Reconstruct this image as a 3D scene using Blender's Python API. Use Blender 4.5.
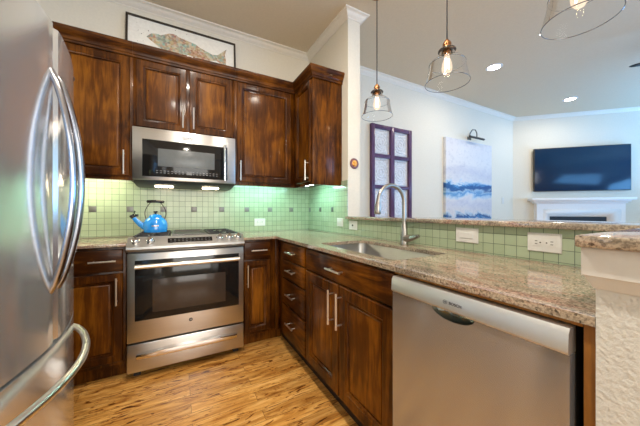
import bpy, bmesh, math, random
from mathutils import Vector, Matrix
random.seed(7)
PI = math.pi
scene = bpy.context.scene
for o in list(bpy.data.objects): bpy.data.objects.remove(o)
col = scene.collection

# ---------------------------------------------------------------- camera
cam_d = bpy.data.cameras.new('camera'); cam = bpy.data.objects.new('camera', cam_d); col.objects.link(cam)
cam.location = (-1.376, -2.788, 1.132)
cam.rotation_euler = (PI/2, 0, math.radians(-28.67))
cam_d.sensor_width = 36; cam_d.lens = 36*262.4/640; cam_d.shift_y = -2/640
cam_d.clip_start = 0.02
scene.camera = cam

# ---------------------------------------------------------------- world, lights, exposure
scene.view_settings.view_transform = 'Standard'; scene.view_settings.look = 'None'
scene.view_settings.exposure = -0.1; scene.view_settings.gamma = 1
w = bpy.data.worlds.new('world'); scene.world = w; w.use_nodes = True
bg = w.node_tree.nodes['Background']; bg.inputs[0].default_value = (.75, .87, 1, 1); bg.inputs[1].default_value = .8

def area(name, loc, rot, sx, sy, power, color):
    l = bpy.data.lights.new(name, 'AREA'); l.shape = 'RECTANGLE'; l.size = sx; l.size_y = sy
    l.energy = power; l.color = color
    o = bpy.data.objects.new(name, l); o.location = loc; o.rotation_euler = rot; col.objects.link(o); return o
# daylight through the rear kitchen window and, at the living room windows, added blue uplight that tints the ceiling
area('daylight_kitchen_window', (-.9, -5.32, 1.55), (-PI/2, 0, PI), 2.3, 1.7, 80, (1, .96, .88))
area('blue_uplight_living_window', (6.10, -3.6, 1.45), (0, PI/2+math.radians(60), 0), 1.7, 2.4, 200, (.16, .49, 1))
area('blue_uplight_living_rear_window', (3.6, -5.30, 1.45), (-PI/2-math.radians(60), 0, PI), 2.6, 1.7, 140, (.15, .48, 1))

# ---------------------------------------------------------------- materials
def newmat(name):
    m = bpy.data.materials.new(name); m.use_nodes = True
    nt = m.node_tree; b = nt.nodes['Principled BSDF']; return m, nt, b
def N(nt, t, **kw):
    n = nt.nodes.new(t)
    for k, v in kw.items():
        if k.startswith('i_'):
            k = k[2:]; k = int(k) if k.isdigit() else k.replace('_', ' ')
            n.inputs[k].default_value = v
        else: setattr(n, k, v)
    return n
def ramp(nt, stops, fac=None):
    r = nt.nodes.new('ShaderNodeValToRGB'); e = r.color_ramp.elements
    while len(e) < len(stops): e.new(.5)
    for el, (p, c) in zip(e, stops):
        el.position = p; el.color = (c[0], c[1], c[2], 1) if not isinstance(c, (int, float)) else (c, c, c, 1)
    if fac is not None: nt.links.new(fac, r.inputs[0])
    return r
def pos(nt, scale=(1,1,1), loc=(0,0,0)):
    g = nt.nodes.new('ShaderNodeNewGeometry'); mp = nt.nodes.new('ShaderNodeMapping')
    mp.inputs['Scale'].default_value = scale; mp.inputs['Location'].default_value = loc
    nt.links.new(g.outputs['Position'], mp.inputs[0]); return mp.outputs[0]
def objco(nt, scale=(1,1,1), loc=(0,0,0)):
    g = nt.nodes.new('ShaderNodeTexCoord'); mp = nt.nodes.new('ShaderNodeMapping')
    mp.inputs['Scale'].default_value = scale; mp.inputs['Location'].default_value = loc
    nt.links.new(g.outputs['Object'], mp.inputs[0]); return mp.outputs[0]
def mix(nt, a, b, fac, mode='MIX'):
    m = nt.nodes.new('ShaderNodeMix'); m.data_type = 'RGBA'; m.blend_type = mode
    for i, v in ((0, fac), (6, a), (7, b)):
        if hasattr(v, 'links'): nt.links.new(v, m.inputs[i])
        else: m.inputs[i].default_value = v if i == 0 else (*v[:3], 1)
    return m.outputs[2]
def bump(nt, b, h, strength=.2, dist=.002):
    n = nt.nodes.new('ShaderNodeBump'); n.inputs['Strength'].default_value = strength; n.inputs['Distance'].default_value = dist
    nt.links.new(h, n.inputs['Height']); nt.links.new(n.outputs[0], b.inputs['Normal'])

def plain(name, c, rough=.5, metal=0, spec=.5, coat=0, emit=None, es=0):
    m, nt, b = newmat(name)
    nz = N(nt, 'ShaderNodeTexNoise', i_Scale=35., i_Detail=3.); nt.links.new(pos(nt), nz.inputs[0])
    r = ramp(nt, [(.3, tuple(x*.94 for x in c)), (.7, tuple(min(1, x*1.04) for x in c))], nz.outputs[0])
    nt.links.new(r.outputs[0], b.inputs['Base Color'])
    b.inputs['Roughness'].default_value = rough; b.inputs['Metallic'].default_value = metal
    b.inputs['Specular IOR Level'].default_value = spec; b.inputs['Coat Weight'].default_value = coat
    b.inputs['Coat Roughness'].default_value = .08
    if emit: b.inputs['Emission Color'].default_value = (*emit, 1); b.inputs['Emission Strength'].default_value = es
    return m

def wood(name, sc, dark=(.009,.0023,.0006), mid=(.040,.0105,.0008), light=(.30,.098,.006)):
    m, nt, b = newmat(name)
    g = N(nt, 'ShaderNodeTexNoise', i_Scale=6., i_Detail=6., i_Roughness=.65, i_Distortion=.6); nt.links.new(pos(nt, sc), g.inputs[0])
    mo = N(nt, 'ShaderNodeTexNoise', i_Scale=4., i_Detail=3., i_Roughness=.5, i_Distortion=.4); nt.links.new(pos(nt, (1.2,1.2,.8)), mo.inputs[0])
    mx = N(nt, 'ShaderNodeMath', operation='MULTIPLY_ADD'); mx.inputs[1].default_value = .5
    nt.links.new(g.outputs[0], mx.inputs[0])
    m2 = N(nt, 'ShaderNodeMath', operation='MULTIPLY'); m2.inputs[1].default_value = .5
    nt.links.new(mo.outputs[0], m2.inputs[0]); nt.links.new(m2.outputs[0], mx.inputs[2])
    r = ramp(nt, [(.22, dark), (.46, mid), (.80, light)], mx.outputs[0])
    nt.links.new(r.outputs[0], b.inputs['Base Color'])
    b.inputs['Roughness'].default_value = .4; b.inputs['Specular IOR Level'].default_value = .12; b.inputs['Coat Weight'].default_value = .2; b.inputs['Coat Roughness'].default_value = .12
    bump(nt, b, g.outputs[0], .06, .002)
    return m
WOODV = wood('cherry_wood', (7, 7, .8)); WOODH = wood('cherry_wood_cross', (.8, .8, 7))
WOODP = wood('cherry_wood_panel', (6, 6, .6), (.010,.0028,.0008), (.085,.0240,.0014), (.40,.145,.010))
WOODE = wood('honey_wood_edge', (7, 7, .5), (.12,.042,.008), (.22,.085,.016), (.34,.15,.034))

def granite():
    m, nt, b = newmat('granite')
    p = pos(nt)
    big = N(nt, 'ShaderNodeTexNoise', i_Scale=7., i_Detail=6., i_Roughness=.62, i_Distortion=1.6); nt.links.new(pos(nt, (1.3,.45,1)), big.inputs[0])
    r1 = ramp(nt, [(.28, (.24,.20,.165)), (.42, (.35,.30,.23)), (.52, (.52,.44,.34)), (.6, (.44,.28,.21)), (.72, (.29,.26,.23))], big.outputs[0])
    fi = N(nt, 'ShaderNodeTexNoise', i_Scale=150., i_Detail=3., i_Roughness=.7); nt.links.new(p, fi.inputs[0])
    r2 = ramp(nt, [(.36, (.05,.035,.03)), (.46, (.42,.36,.32)), (.56, (.95,.92,.88)), (.68, (1,1,1))], fi.outputs[0])
    v = N(nt, 'ShaderNodeTexVoronoi', i_Scale=170.); nt.links.new(p, v.inputs[0])
    r3 = ramp(nt, [(.10, (.05,.04,.04)), (.3, (1,1,1))], v.outputs['Color'])
    c = mix(nt, r1.outputs[0], r2.outputs[0], .62, 'MULTIPLY'); c = mix(nt, c, r3.outputs[0], .68, 'MULTIPLY')
    c = mix(nt, c, (1.0, .98, .96), 1., 'MULTIPLY')
    nt.links.new(c, b.inputs['Base Color'])
    b.inputs['Roughness'].default_value = .07; b.inputs['Specular IOR Level'].default_value = .7
    return m
GRANITE = granite()

def floor_mat():
    m, nt, b = newmat('oak_planks')
    br = N(nt, 'ShaderNodeTexBrick', offset=.37, squash=1., i_Scale=1., i_Mortar_Size=.0009, i_Brick_Width=.95, i_Row_Height=.0825, i_Mortar_Smooth=.3, i_Bias=0.)
    br.inputs['Color1'].default_value = (0,0,0,1); br.inputs['Color2'].default_value = (1,1,1,1); br.inputs['Mortar'].default_value = (.5,.5,.5,1)
    nt.links.new(pos(nt), br.inputs[0])
    # each plank gets its own piece of the grain
    sh = N(nt, 'ShaderNodeVectorMath', operation='MULTIPLY_ADD'); sh.inputs[1].default_value = (7.3, 3.1, 5.7)
    nt.links.new(br.outputs['Color'], sh.inputs[0]); nt.links.new(pos(nt), sh.inputs[2])
    def grain(sc, **kw):
        mp = N(nt, 'ShaderNodeMapping'); mp.inputs['Scale'].default_value = sc; nt.links.new(sh.outputs[0], mp.inputs[0])
        n = N(nt, 'ShaderNodeTexNoise', **kw); nt.links.new(mp.outputs[0], n.inputs[0]); return n
    g = grain((1.3, 9, 1), i_Scale=2., i_Detail=5., i_Roughness=.6, i_Distortion=1.4)
    g2 = grain((5.5, 26, 1), i_Scale=1.3, i_Detail=5., i_Roughness=.62, i_Distortion=1.8)
    g3 = grain((2.2, 30, 1), i_Scale=1.5, i_Detail=3., i_Roughness=.6, i_Distortion=.8)
    base = ramp(nt, [(.30, (.34,.135,.026)), (.43, (.58,.30,.075)), (.55, (.72,.42,.130)), (.72, (.84,.56,.23))], g.outputs[0])
    rw = ramp(nt, [(.315, (.05,.018,.005)), (.39, (.40,.24,.12)), (.43, (1,1,1))], g2.outputs[0])
    rf = ramp(nt, [(.33, (.55,.42,.30)), (.5, (1,1,1))], g3.outputs[0])
    c = mix(nt, base.outputs[0], rw.outputs[0], .95, 'MULTIPLY'); c = mix(nt, c, rf.outputs[0], .7, 'MULTIPLY')
    rp = ramp(nt, [(0, (.76,.66,.55)), (1, (1.12,1.04,.90))], br.outputs['Color']); c = mix(nt, c, rp.outputs[0], 1., 'MULTIPLY')
    c = mix(nt, c, (.05,.02,.008), br.outputs['Fac'])
    nt.links.new(c, b.inputs['Base Color']); b.inputs['Roughness'].default_value = .28
    bump(nt, b, g2.outputs[0], .08, .002)
    return m
FLOOR = floor_mat()

def tile(name, plane, cu, cv):
    m, nt, b = newmat(name)
    g = nt.nodes.new('ShaderNodeNewGeometry'); s = nt.nodes.new('ShaderNodeSeparateXYZ'); nt.links.new(g.outputs['Position'], s.inputs[0])
    cb = nt.nodes.new('ShaderNodeCombineXYZ')
    for i, (src, c) in enumerate(((s.outputs[0 if plane == 'x' else 1], cu), (s.outputs[2], cv))):
        a = N(nt, 'ShaderNodeMath', operation='ADD'); a.inputs[1].default_value = 10 - c; nt.links.new(src, a.inputs[0]); nt.links.new(a.outputs[0], cb.inputs[i])
    br = N(nt, 'ShaderNodeTexBrick', offset=0., squash=1., i_Scale=1., i_Mortar_Size=.0013, i_Brick_Width=.05, i_Row_Height=.05, i_Mortar_Smooth=.2, i_Bias=0.)
    br.inputs['Color1'].default_value = (.345,.425,.28,1); br.inputs['Color2'].default_value = (.395,.47,.32,1); br.inputs['Mortar'].default_value = (.10,.13,.09,1)
    nt.links.new(cb.outputs[0], br.inputs[0]); nt.links.new(br.outputs['Color'], b.inputs['Base Color'])
    rr = ramp(nt, [(0, .16), (1, .7)], br.outputs['Fac']); nt.links.new(rr.outputs[0], b.inputs['Roughness'])
    inv = N(nt, 'ShaderNodeMath', operation='SUBTRACT'); inv.inputs[0].default_value = 1; nt.links.new(br.outputs['Fac'], inv.inputs[1])
    bump(nt, b, inv.outputs[0], .5, .002)
    return m
TILEB = tile('sage_tile_back', 'x', -.004, .022); TILEP = tile('sage_tile_peninsula', 'y', -.015, .022)

def steel(name, c=(.62,.61,.6), rough=.31, sc=(1,1,90), var=.06, aniso=0, arot=0):
    m, nt, b = newmat(name)
    n = N(nt, 'ShaderNodeTexNoise', i_Scale=6., i_Detail=4.); nt.links.new(pos(nt, sc), n.inputs[0])
    r = ramp(nt, [(.3, tuple(x*(1-var) for x in c)), (.7, tuple(min(1, x*(1+var)) for x in c))], n.outputs[0]); nt.links.new(r.outputs[0], b.inputs['Base Color'])
    b.inputs['Roughness'].default_value = rough
    b.inputs['Metallic'].default_value = 1
    if aniso:
        tg = N(nt, 'ShaderNodeTangent', direction_type='RADIAL', axis='Z'); nt.links.new(tg.outputs[0], b.inputs['Tangent'])
        b.inputs['Anisotropic'].default_value = aniso; b.inputs['Anisotropic Rotation'].default_value = arot
    return m
STEEL = steel('brushed_steel', sc=(.5,.5,12), var=.03, aniso=.7, arot=.25); FRIDGE = steel('fridge_steel', (.80,.82,.83), .17, (1,1,.5), .01, .6, .25)
FRIDGE.node_tree.nodes['Principled BSDF'].inputs['Metallic'].default_value = .82
DWST = steel('dishwasher_steel', (.47,.475,.49), .2, (1,1,.5), .02, .93, .25); DWST.node_tree.nodes['Principled BSDF'].inputs['Metallic'].default_value = .8
STRIP = steel('control_strip_silver', (.72,.72,.70), .42, (1,1,1), .03)
CHROME = steel('chrome', (.8,.8,.82), .1, (1,1,1), .02); NICKEL = steel('brushed_nickel', (.40,.375,.34), .33, (1,1,20), .04)
BAR = steel('bar_handle_steel', (.40,.41,.46), .18, (1,1,1), .02); PULL = steel('satin_nickel_pull', (.8,.77,.72), .3, (1,1,1), .03); SINK = steel('sink_steel', (.40,.40,.39), .3, (40,1,1), .04)
BRASS = steel('aged_copper', (.42,.2,.09), .35, (1,1,1), .15)

def paint(name, c, rough=.6, tex=0, tsc=60):
    m, nt, b = newmat(name)
    n = N(nt, 'ShaderNodeTexNoise', i_Scale=float(tsc), i_Detail=3.); nt.links.new(pos(nt), n.inputs[0])
    r = ramp(nt, [(.3, tuple(x*.97 for x in c)), (.7, tuple(min(1, x*1.02) for x in c))], n.outputs[0]); nt.links.new(r.outputs[0], b.inputs['Base Color'])
    b.inputs['Roughness'].default_value = rough; b.inputs['Specular IOR Level'].default_value = .3
    if tex: bump(nt, b, n.outputs[0], tex, .004)
    return m
WALL = paint('greige_wall_paint', (.74,.70,.605)); WALLTEX = paint('knockdown_plaster', (.60,.60,.565), .7, .8, 110)
CEIL = paint('tan_ceiling_paint', (.70,.605,.46), .7); TRIM = paint('cream_trim_paint', (.82,.78,.70), .4)
WHITE = paint('white_trim_paint', (.83,.83,.84), .35)
PLATE = plain('ivory_plastic', (.69,.69,.66), .35); DARKSLOT = plain('slot_dark', (.05,.045,.04), .6)
BLACK = plain('black_enamel', (.012,.012,.013), .25); BLACKM = plain('black_matte', (.015,.014,.014), .55)
IRON = plain('cast_iron', (.03,.03,.032), .5, .3)
GLASSK = plain('black_glass', (.010,.0095,.0095), .08, 0, .4); WINDOWK = plain('oven_window', (.05,.036,.028), .14, 0, .4)
MWWIN = plain('microwave_screen', (.13,.14,.14), .25, 0, .4)
DARKBODY = plain('dark_appliance_side', (.05,.05,.055), .45, .4)
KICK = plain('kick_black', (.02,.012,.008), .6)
INSIDE = plain('cabinet_carcass', (.05,.018,.007), .6)
UNDER = plain('under_cabinet_panel', (.55,.40,.22), .5)
BLUE = plain('blue_enamel', (.018,.29,.82), .14, 0, .5, .8)
LETTER = plain('letter_grey', (.06,.06,.065), .5); MARK = plain('pale_marks', (.2,.2,.2), .5)
FRAMEK = plain('dark_bronze_frame', (.03,.022,.015), .4); PAPER = plain('art_paper', (.86,.85,.80), .45)
TVSC = plain('tv_screen', (.003,.022,.060), .14, 0, .35)
LINER = plain('firebox_black', (.008,.008,.012), .5)
FANM = plain('fan_dark', (.02,.03,.035), .4)

def emis(name, c, s):
    m, nt, b = newmat(name); b.inputs['Base Color'].default_value = (*c, 1)
    n = N(nt, 'ShaderNodeTexNoise', i_Scale=8.); nt.links.new(pos(nt), n.inputs[0])
    r = ramp(nt, [(.2, tuple(x*.96 for x in c)), (.8, c)], n.outputs[0]); nt.links.new(r.outputs[0], b.inputs['Emission Color'])
    b.inputs['Emission Strength'].default_value = s; return m
HOOD = emis('hood_lamp', (1, .80, .55), 30); LED_W = emis('warm_downlight', (1, .9, .76), 25); LED_D = emis('living_downlight', (1, .97, .92), 22)
def bulbglass():
    m = bpy.data.materials.new('lit_bulb'); m.use_nodes = True; nt = m.node_tree
    nt.nodes.remove(nt.nodes['Principled BSDF']); out = nt.nodes['Material Output']
    t = N(nt, 'ShaderNodeBsdfTransparent'); e = N(nt, 'ShaderNodeEmission'); e.inputs[1].default_value = 1.5
    n = N(nt, 'ShaderNodeTexNoise', i_Scale=30.); nt.links.new(pos(nt), n.inputs[0])
    r = ramp(nt, [(.3, (1, .72, .50)), (.7, (1, .80, .60))], n.outputs[0]); nt.links.new(r.outputs[0], e.inputs[0])
    mx = N(nt, 'ShaderNodeMixShader'); mx.inputs[0].default_value = .5
    nt.links.new(t.outputs[0], mx.inputs[1]); nt.links.new(e.outputs[0], mx.inputs[2]); nt.links.new(mx.outputs[0], out.inputs[0]); return m
BULBG = bulbglass(); FILA = emis('filament', (1, .72, .42), 160)
def thin_glass(name, tint=(1,1,1), gl=.8):
    m = bpy.data.materials.new(name); m.use_nodes = True; nt = m.node_tree
    nt.nodes.remove(nt.nodes['Principled BSDF']); out = nt.nodes['Material Output']
    t = N(nt, 'ShaderNodeBsdfTransparent'); t.inputs[0].default_value = (*tint, 1)
    g = N(nt, 'ShaderNodeBsdfGlossy'); g.inputs[1].default_value = .03
    f = N(nt, 'ShaderNodeLayerWeight'); f.inputs[0].default_value = .16
    n = N(nt, 'ShaderNodeTexNoise', i_Scale=14.); nt.links.new(pos(nt), n.inputs[0])
    bp = N(nt, 'ShaderNodeBump', i_Strength=.25, i_Distance=.01); nt.links.new(n.outputs[0], bp.inputs['Height']); nt.links.new(bp.outputs[0], g.inputs['Normal'])
    mu = N(nt, 'ShaderNodeMath', operation='MULTIPLY'); mu.inputs[1].default_value = gl; nt.links.new(f.outputs['Fresnel'], mu.inputs[0])
    mx = N(nt, 'ShaderNodeMixShader'); nt.links.new(mu.outputs[0], mx.inputs[0]); nt.links.new(t.outputs[0], mx.inputs[1]); nt.links.new(g.outputs[0], mx.inputs[2])
    nt.links.new(mx.outputs[0], out.inputs[0]); return m
GLASS = thin_glass('clear_glass', (.985,.99,.99)); PANE = thin_glass('window_glass', (.97,.98,.98), .6)
RIMG = plain('glass_rim', (.10,.10,.11), .1, 0, .8, 1)

# ---------------------------------------------------------------- mesh helpers
class MB:
    def __init__(s): s.bm = bmesh.new()
    def _add(s, other):
        me = bpy.data.meshes.new('t'); other.to_mesh(me); other.free(); s.bm.from_mesh(me); bpy.data.meshes.remove(me)
    def box(s, x0, x1, y0, y1, z0, z1, bev=0, seg=2):
        b = bmesh.new(); bmesh.ops.create_cube(b, size=1)
        sx, sy, sz = abs(x1-x0), abs(y1-y0), abs(z1-z0)
        for v in b.verts: v.co = Vector(((x0+x1)/2+v.co.x*sx, (y0+y1)/2+v.co.y*sy, (z0+z1)/2+v.co.z*sz))
        if bev: bmesh.ops.bevel(b, geom=list(b.edges), offset=min(bev, .45*min(sx,sy,sz)), segments=seg, profile=.5, affect='EDGES')
        s._add(b); return s
    def tube(s, pts, r, n=10, cap=True, flat=None):
        pts = [Vector(p) for p in pts]; rs = r if isinstance(r, (list, tuple)) else [r]*len(pts)
        b = bmesh.new(); rings = []; up = None
        for i, p in enumerate(pts):
            d = (pts[min(i+1, len(pts)-1)] - pts[max(i-1, 0)]).normalized()
            if up is None: up = Vector((0,0,1)) if abs(d.z) < .9 else Vector((1,0,0))
            sd = d.cross(up).normalized(); up = sd.cross(d).normalized()
            ring = []
            for k in range(n):
                a = 2*PI*k/n; fx, fy = (1, 1) if flat is None else flat
                ring.append(b.verts.new(p + rs[i]*(fx*math.cos(a)*sd + fy*math.sin(a)*up)))
            rings.append(ring)
        for i in range(len(rings)-1):
            for k in range(n): b.faces.new((rings[i][k], rings[i][(k+1) % n], rings[i+1][(k+1) % n], rings[i+1][k]))
        if cap: b.faces.new(rings[0][::-1]); b.faces.new(rings[-1])
        s._add(b); return s
    def lathe(s, prof, c=(0,0,0), n=32, M=None, close=False):
        b = bmesh.new(); rings = []
        for (r, z) in prof:
            if r < 1e-6: rings.append([b.verts.new((0,0,z))])
            else: rings.append([b.verts.new((r*math.cos(2*PI*k/n), r*math.sin(2*PI*k/n), z)) for k in range(n)])
        pr = list(zip(rings, rings[1:])) + ([(rings[-1], rings[0])] if close else [])
        for a, d in pr:
            for k in range(n):
                k2 = (k+1) % n
                if len(a) == 1 and len(d) == 1: continue
                if len(a) == 1: b.faces.new((a[0], d[k], d[k2]))
                elif len(d) == 1: b.faces.new((a[k], a[k2], d[0]))
                else: b.faces.new((a[k], a[k2], d[k2], d[k]))
        if M is not None: bmesh.ops.transform(b, matrix=M, verts=b.verts)
        bmesh.ops.translate(b, vec=c, verts=b.verts); s._add(b); return s
    def prism(s, poly, lo, hi, axis='z', bev=0):
        b = bmesh.new()
        f = {'z': lambda u, v, t: (u, v, t), 'x': lambda u, v, t: (t, u, v), 'y': lambda u, v, t: (u, t, v)}[axis]
        A = [b.verts.new(f(u, v, lo)) for u, v in poly]; B = [b.verts.new(f(u, v, hi)) for u, v in poly]
        fa = b.faces.new(A); fb = b.faces.new(B[::-1]); n = len(A)
        for k in range(n): b.faces.new((A[k], B[k], B[(k+1) % n], A[(k+1) % n]))
        if bev: bmesh.ops.bevel(b, geom=list(fa.edges)+list(fb.edges), offset=bev, segments=2, profile=.5, affect='EDGES')
        s._add(b); return s
    def rings(s, u0, u1, v0, v1, steps, back, f):
        """nested rectangles: steps = (inset, depth) from the outer edge inwards"""
        b = bmesh.new(); L = []
        for ins, d in [(0, back)] + list(steps):
            L.append([b.verts.new(f(u, v, d)) for u, v in ((u0+ins, v0+ins), (u1-ins, v0+ins), (u1-ins, v1-ins), (u0+ins, v1-ins))])
        for a, c in zip(L, L[1:]):
            for k in range(4): b.faces.new((a[k], a[(k+1) % 4], c[(k+1) % 4], c[k]))
        b.faces.new(L[0][::-1]); b.faces.new(L[-1]); s._add(b); return s
    def sweep(s, path, prof, closed_prof=True):
        """profile (out, z) along a 2D path, mitred; out is to the right of travel"""
        b = bmesh.new(); P = [Vector(p) for p in path]; R = []
        for i, p in enumerate(P):
            ns = []
            if i > 0: d = (P[i]-P[i-1]).normalized(); ns.append(Vector((d.y, -d.x)))
            if i < len(P)-1: d = (P[i+1]-P[i]).normalized(); ns.append(Vector((d.y, -d.x)))
            if len(ns) == 2:
                m = (ns[0]+ns[1]).normalized(); m = m / m.dot(ns[0])
            else: m = ns[0]
            R.append([b.verts.new((p.x+m.x*o, p.y+m.y*o, z)) for o, z in prof])
        n = len(prof)
        for a, c in zip(R, R[1:]):
            for k in range(n if closed_prof else n-1): b.faces.new((a[k], a[(k+1) % n], c[(k+1) % n], c[k]))
        b.faces.new(R[0]); b.faces.new(R[-1][::-1]); s._add(b); return s
    def holed(s, outer, holes, z0, z1, f=None):
        b = bmesh.new(); f = f or (lambda u, v, t: (u, v, t)); E = []
        for loop in [outer]+holes:
            vs = [b.verts.new((u, v, 0)) for u, v in loop]
            for k in range(len(vs)): E.append(b.edges.new((vs[k], vs[(k+1) % len(vs)])))
        bmesh.ops.triangle_fill(b, use_beauty=True, use_dissolve=False, edges=E)
        bmesh.ops.recalc_face_normals(b, faces=b.faces)
        g = bmesh.ops.extrude_face_region(b, geom=list(b.faces)); nv = [v for v in g['geom'] if isinstance(v, bmesh.types.BMVert)]
        top = set(nv)
        for v in b.verts: v.co = Vector(f(v.co.x, v.co.y, z1 if v in top else z0))
        s._add(b); return s

def link_mesh(name, mb, mat, parent=None, off=(0,0,0), smooth=True):
    bm = mb.bm
    if any(off): bmesh.ops.translate(bm, vec=tuple(-x for x in off), verts=bm.verts)
    bmesh.ops.recalc_face_normals(bm, faces=bm.faces)
    me = bpy.data.meshes.new(name); bm.to_mesh(me); bm.free(); me.materials.append(mat)
    if smooth:
        for p in me.polygons: p.use_smooth = True
        me.set_sharp_from_angle(angle=math.radians(32))
    o = bpy.data.objects.new(name, me); col.objects.link(o)
    if parent: o.parent = parent
    return o
class T:
    """a thing: an Empty at its base; parts are given in world coordinates unless local"""
    def __init__(s, name, label, cat, loc=(0,0,0), rz=0, group=None, local=False):
        s.o = bpy.data.objects.new(name, None); s.o.empty_display_size = .1; col.objects.link(s.o)
        s.o.location = loc; s.o.rotation_euler = (0, 0, rz); s.off = (0,0,0) if local else loc
        s.o['label'] = label; s.o['category'] = cat
        if group: s.o['group'] = group
    def part(s, name, mb, mat, parent=None, label=None, smooth=True):
        o = link_mesh(name, mb, mat, parent or s.o, s.off, smooth)
        if label: o['label'] = label
        return o
    def text(s, name, body, size, loc, rot, mat, parent=None, extrude=.0006):
        c = bpy.data.curves.new(name, 'FONT'); c.body = body; c.size = size; c.extrude = extrude
        c.align_x = 'CENTER'; c.align_y = 'CENTER'; c.materials.append(mat)
        f = bpy.data.objects.new(name+'_curve', c); col.objects.link(f); dg = bpy.context.evaluated_depsgraph_get()
        me = bpy.data.meshes.new_from_object(f.evaluated_get(dg)); bpy.data.objects.remove(f); me.name = name
        o = bpy.data.objects.new(name, me); col.objects.link(o); o.parent = parent or s.o
        o.location = tuple(a-b for a, b in zip(loc, s.off)); o.rotation_euler = rot; return o
def struct(name, mb, mat, smooth=False):
    o = link_mesh(name, mb, mat, smooth=smooth); o['kind'] = 'structure'; return o
def single(name, mb, mat, label, cat, group=None):
    o = link_mesh(name, mb, mat); o['label'] = label; o['category'] = cat
    if group: o['group'] = group
    return o
def arc(c, r, a0, a1, n, f):
    return [f(c[0]+r*math.cos(a0+(a1-a0)*k/n), c[1]+r*math.sin(a0+(a1-a0)*k/n)) for k in range(n+1)]
def rrect(x0, x1, y0, y1, r, n=6):
    P = []
    for cx, cy, a in ((x1-r, y1-r, 0), (x0+r, y1-r, PI/2), (x0+r, y0+r, PI), (x1-r, y0+r, 3*PI/2)):
        P += [(cx+r*math.cos(a+PI/2*k/n), cy+r*math.sin(a+PI/2*k/n)) for k in range(n+1)]
    return P

# ---------------------------------------------------------------- the room
CZ = 2.955; DG = .70711
struct('floor', MB().box(-2.8, 6.5, -5.6, .2, -.06, 0), FLOOR)
struct('ceiling', MB().box(-2.8, 6.5, -5.6, .2, CZ, CZ+.06), CEIL)
struct('wall_back', MB().box(-2.8, .136, 0, .15, 0, CZ), WALL)
struct('wall_living_back', MB().box(.136, 4.60, -.08, .15, 0, CZ), WALL)
struct('wall_stub', MB().box(0, .136, -.805, 0, 0, CZ), WALL)
struct('wall_left', MB().box(-2.75, -2.6, -5.45, 0, 0, CZ), WALL)
# diagonal chimney wall, then the outer living wall with its window openings
struct('wall_fireplace', MB().prism([(4.43,-.08), (6.23,-1.88), (6.34,-1.78), (4.54,.02)], 0, CZ), WALL)
def wall_open(name, f, u0, u1, holes, mat, d0, d1):
    struct(name, MB().holed([(u0,0),(u1,0),(u1,CZ),(u0,CZ)], [[(a,c),(b,c),(b,d),(a,d)] for a,b,c,d in holes], d0, d1, f), mat)
wall_open('wall_rear', lambda u, v, t: (u, t, v), -2.6, 6.23, [(-2.05,.25,.7,2.4), (2.3,4.9,.6,2.5)], WALL, -5.45, -5.6)
wall_open('wall_right', lambda u, v, t: (t, u, v), -5.45, -1.88, [(-4.8,-2.4,.6,2.5)], WALL, 6.23, 6.38)
def window(name, f, u0, u1, v0, v1):
    mb = MB()
    def bx(a, b, c, d):
        p = f(a, c, 0); q = f(b, d, .07); mb.box(p[0], q[0], p[1], q[1], p[2], q[2], .004)
    for a, b in ((u0, u0+.05), (u1-.05, u1), ((u0+u1)/2-.025, (u0+u1)/2+.025)): bx(a, b, v0, v1)
    for c, d in ((v0, v0+.05), (v1-.05, v1), ((v0+v1)/2-.02, (v0+v1)/2+.02)): bx(u0+.05, u1-.05, c, d)
    fr = struct(name, mb, WHITE)
    g = MB(); p = f(u0+.04, v0+.04, .03); q = f(u1-.04, v1-.04, .036); g.box(p[0], q[0], p[1], q[1], p[2], q[2])
    link_mesh('pane', g, PANE, fr)
window('window_1', lambda u, v, t: (u, -5.47-t, v), -2.05, .25, .7, 2.4)
window('window_2', lambda u, v, t: (u, -5.47-t, v), 2.3, 4.9, .6, 2.5)
window('window_3', lambda u, v, t: (6.25+t, u, v), -4.8, -2.4, .6, 2.5)

# crown moulding round the ceiling
crown = [(0, CZ-.06), (.006, CZ-.06), (.010, CZ-.052), (.018, CZ-.047), (.030, CZ-.036), (.042, CZ-.020), (.052, CZ-.014), (.064, CZ-.011), (.066, CZ), (0, CZ)]
struct('trim_1', MB().sweep([(-2.6,-5.45), (-2.6,0), (0,0), (0,-.805), (.136,-.805), (.136,-.08), (4.43,-.08), (6.23,-1.88), (6.23,-5.45)], crown), TRIM)

# half wall under the raised bar, its tile, and the return wall at the end of the counter
struct('wall_peninsula', MB().box(0, .12, -2.60, -.806, 0, 1.058), WALL)
struct('wall_return', MB().box(-.625, .12, -2.78, -2.588, 0, 1.058), WALLTEX)
struct('trim_2', MB().box(-.645, .13, -2.80, -2.571, 1.000, 1.058, .002).sweep([(.13,-2.574), (-.642,-2.574), (-.642,-2.80)][::-1], [(.017,.975), (.012,.975), (.0,1.0), (.017,1.0)]), paint('cream_apron_paint', (.63,.625,.595), .4))
tb = T('backsplash', 'pale green square tile backsplash on the kitchen back wall', 'backsplash', (-1.3, 0, .914))
tb.part('tile_field', MB().box(-2.55, -.001, -.008, -.0005, .915, 1.40), TILEB, smooth=False)
ts = T('backsplash', 'mint green tile backsplash on the short wall beside the corner', 'backsplash', (0, -.4, .914))
ts.part('tile_field', MB().box(-.008, -.0005, -.805, -.0085, .915, 1.415), TILEP, smooth=False)
tp = T('backsplash', 'sage green tile strip under the raised granite bar', 'backsplash', (0, -1.7, .914))
tp.part('tile_field', MB().box(-.008, -.0005, -2.587, -.8055, .915, 1.058), TILEP, smooth=False)
ACC = steel('accent_tile_steel', (.25,.25,.24), .45, (1,1,1), .1)
for k in range(8):
    x = -.229-.25*k; tb.part('accent_tile', MB().box(x-.023, x+.023, -.0105, -.008, 1.124, 1.17, .001), ACC)
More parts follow.
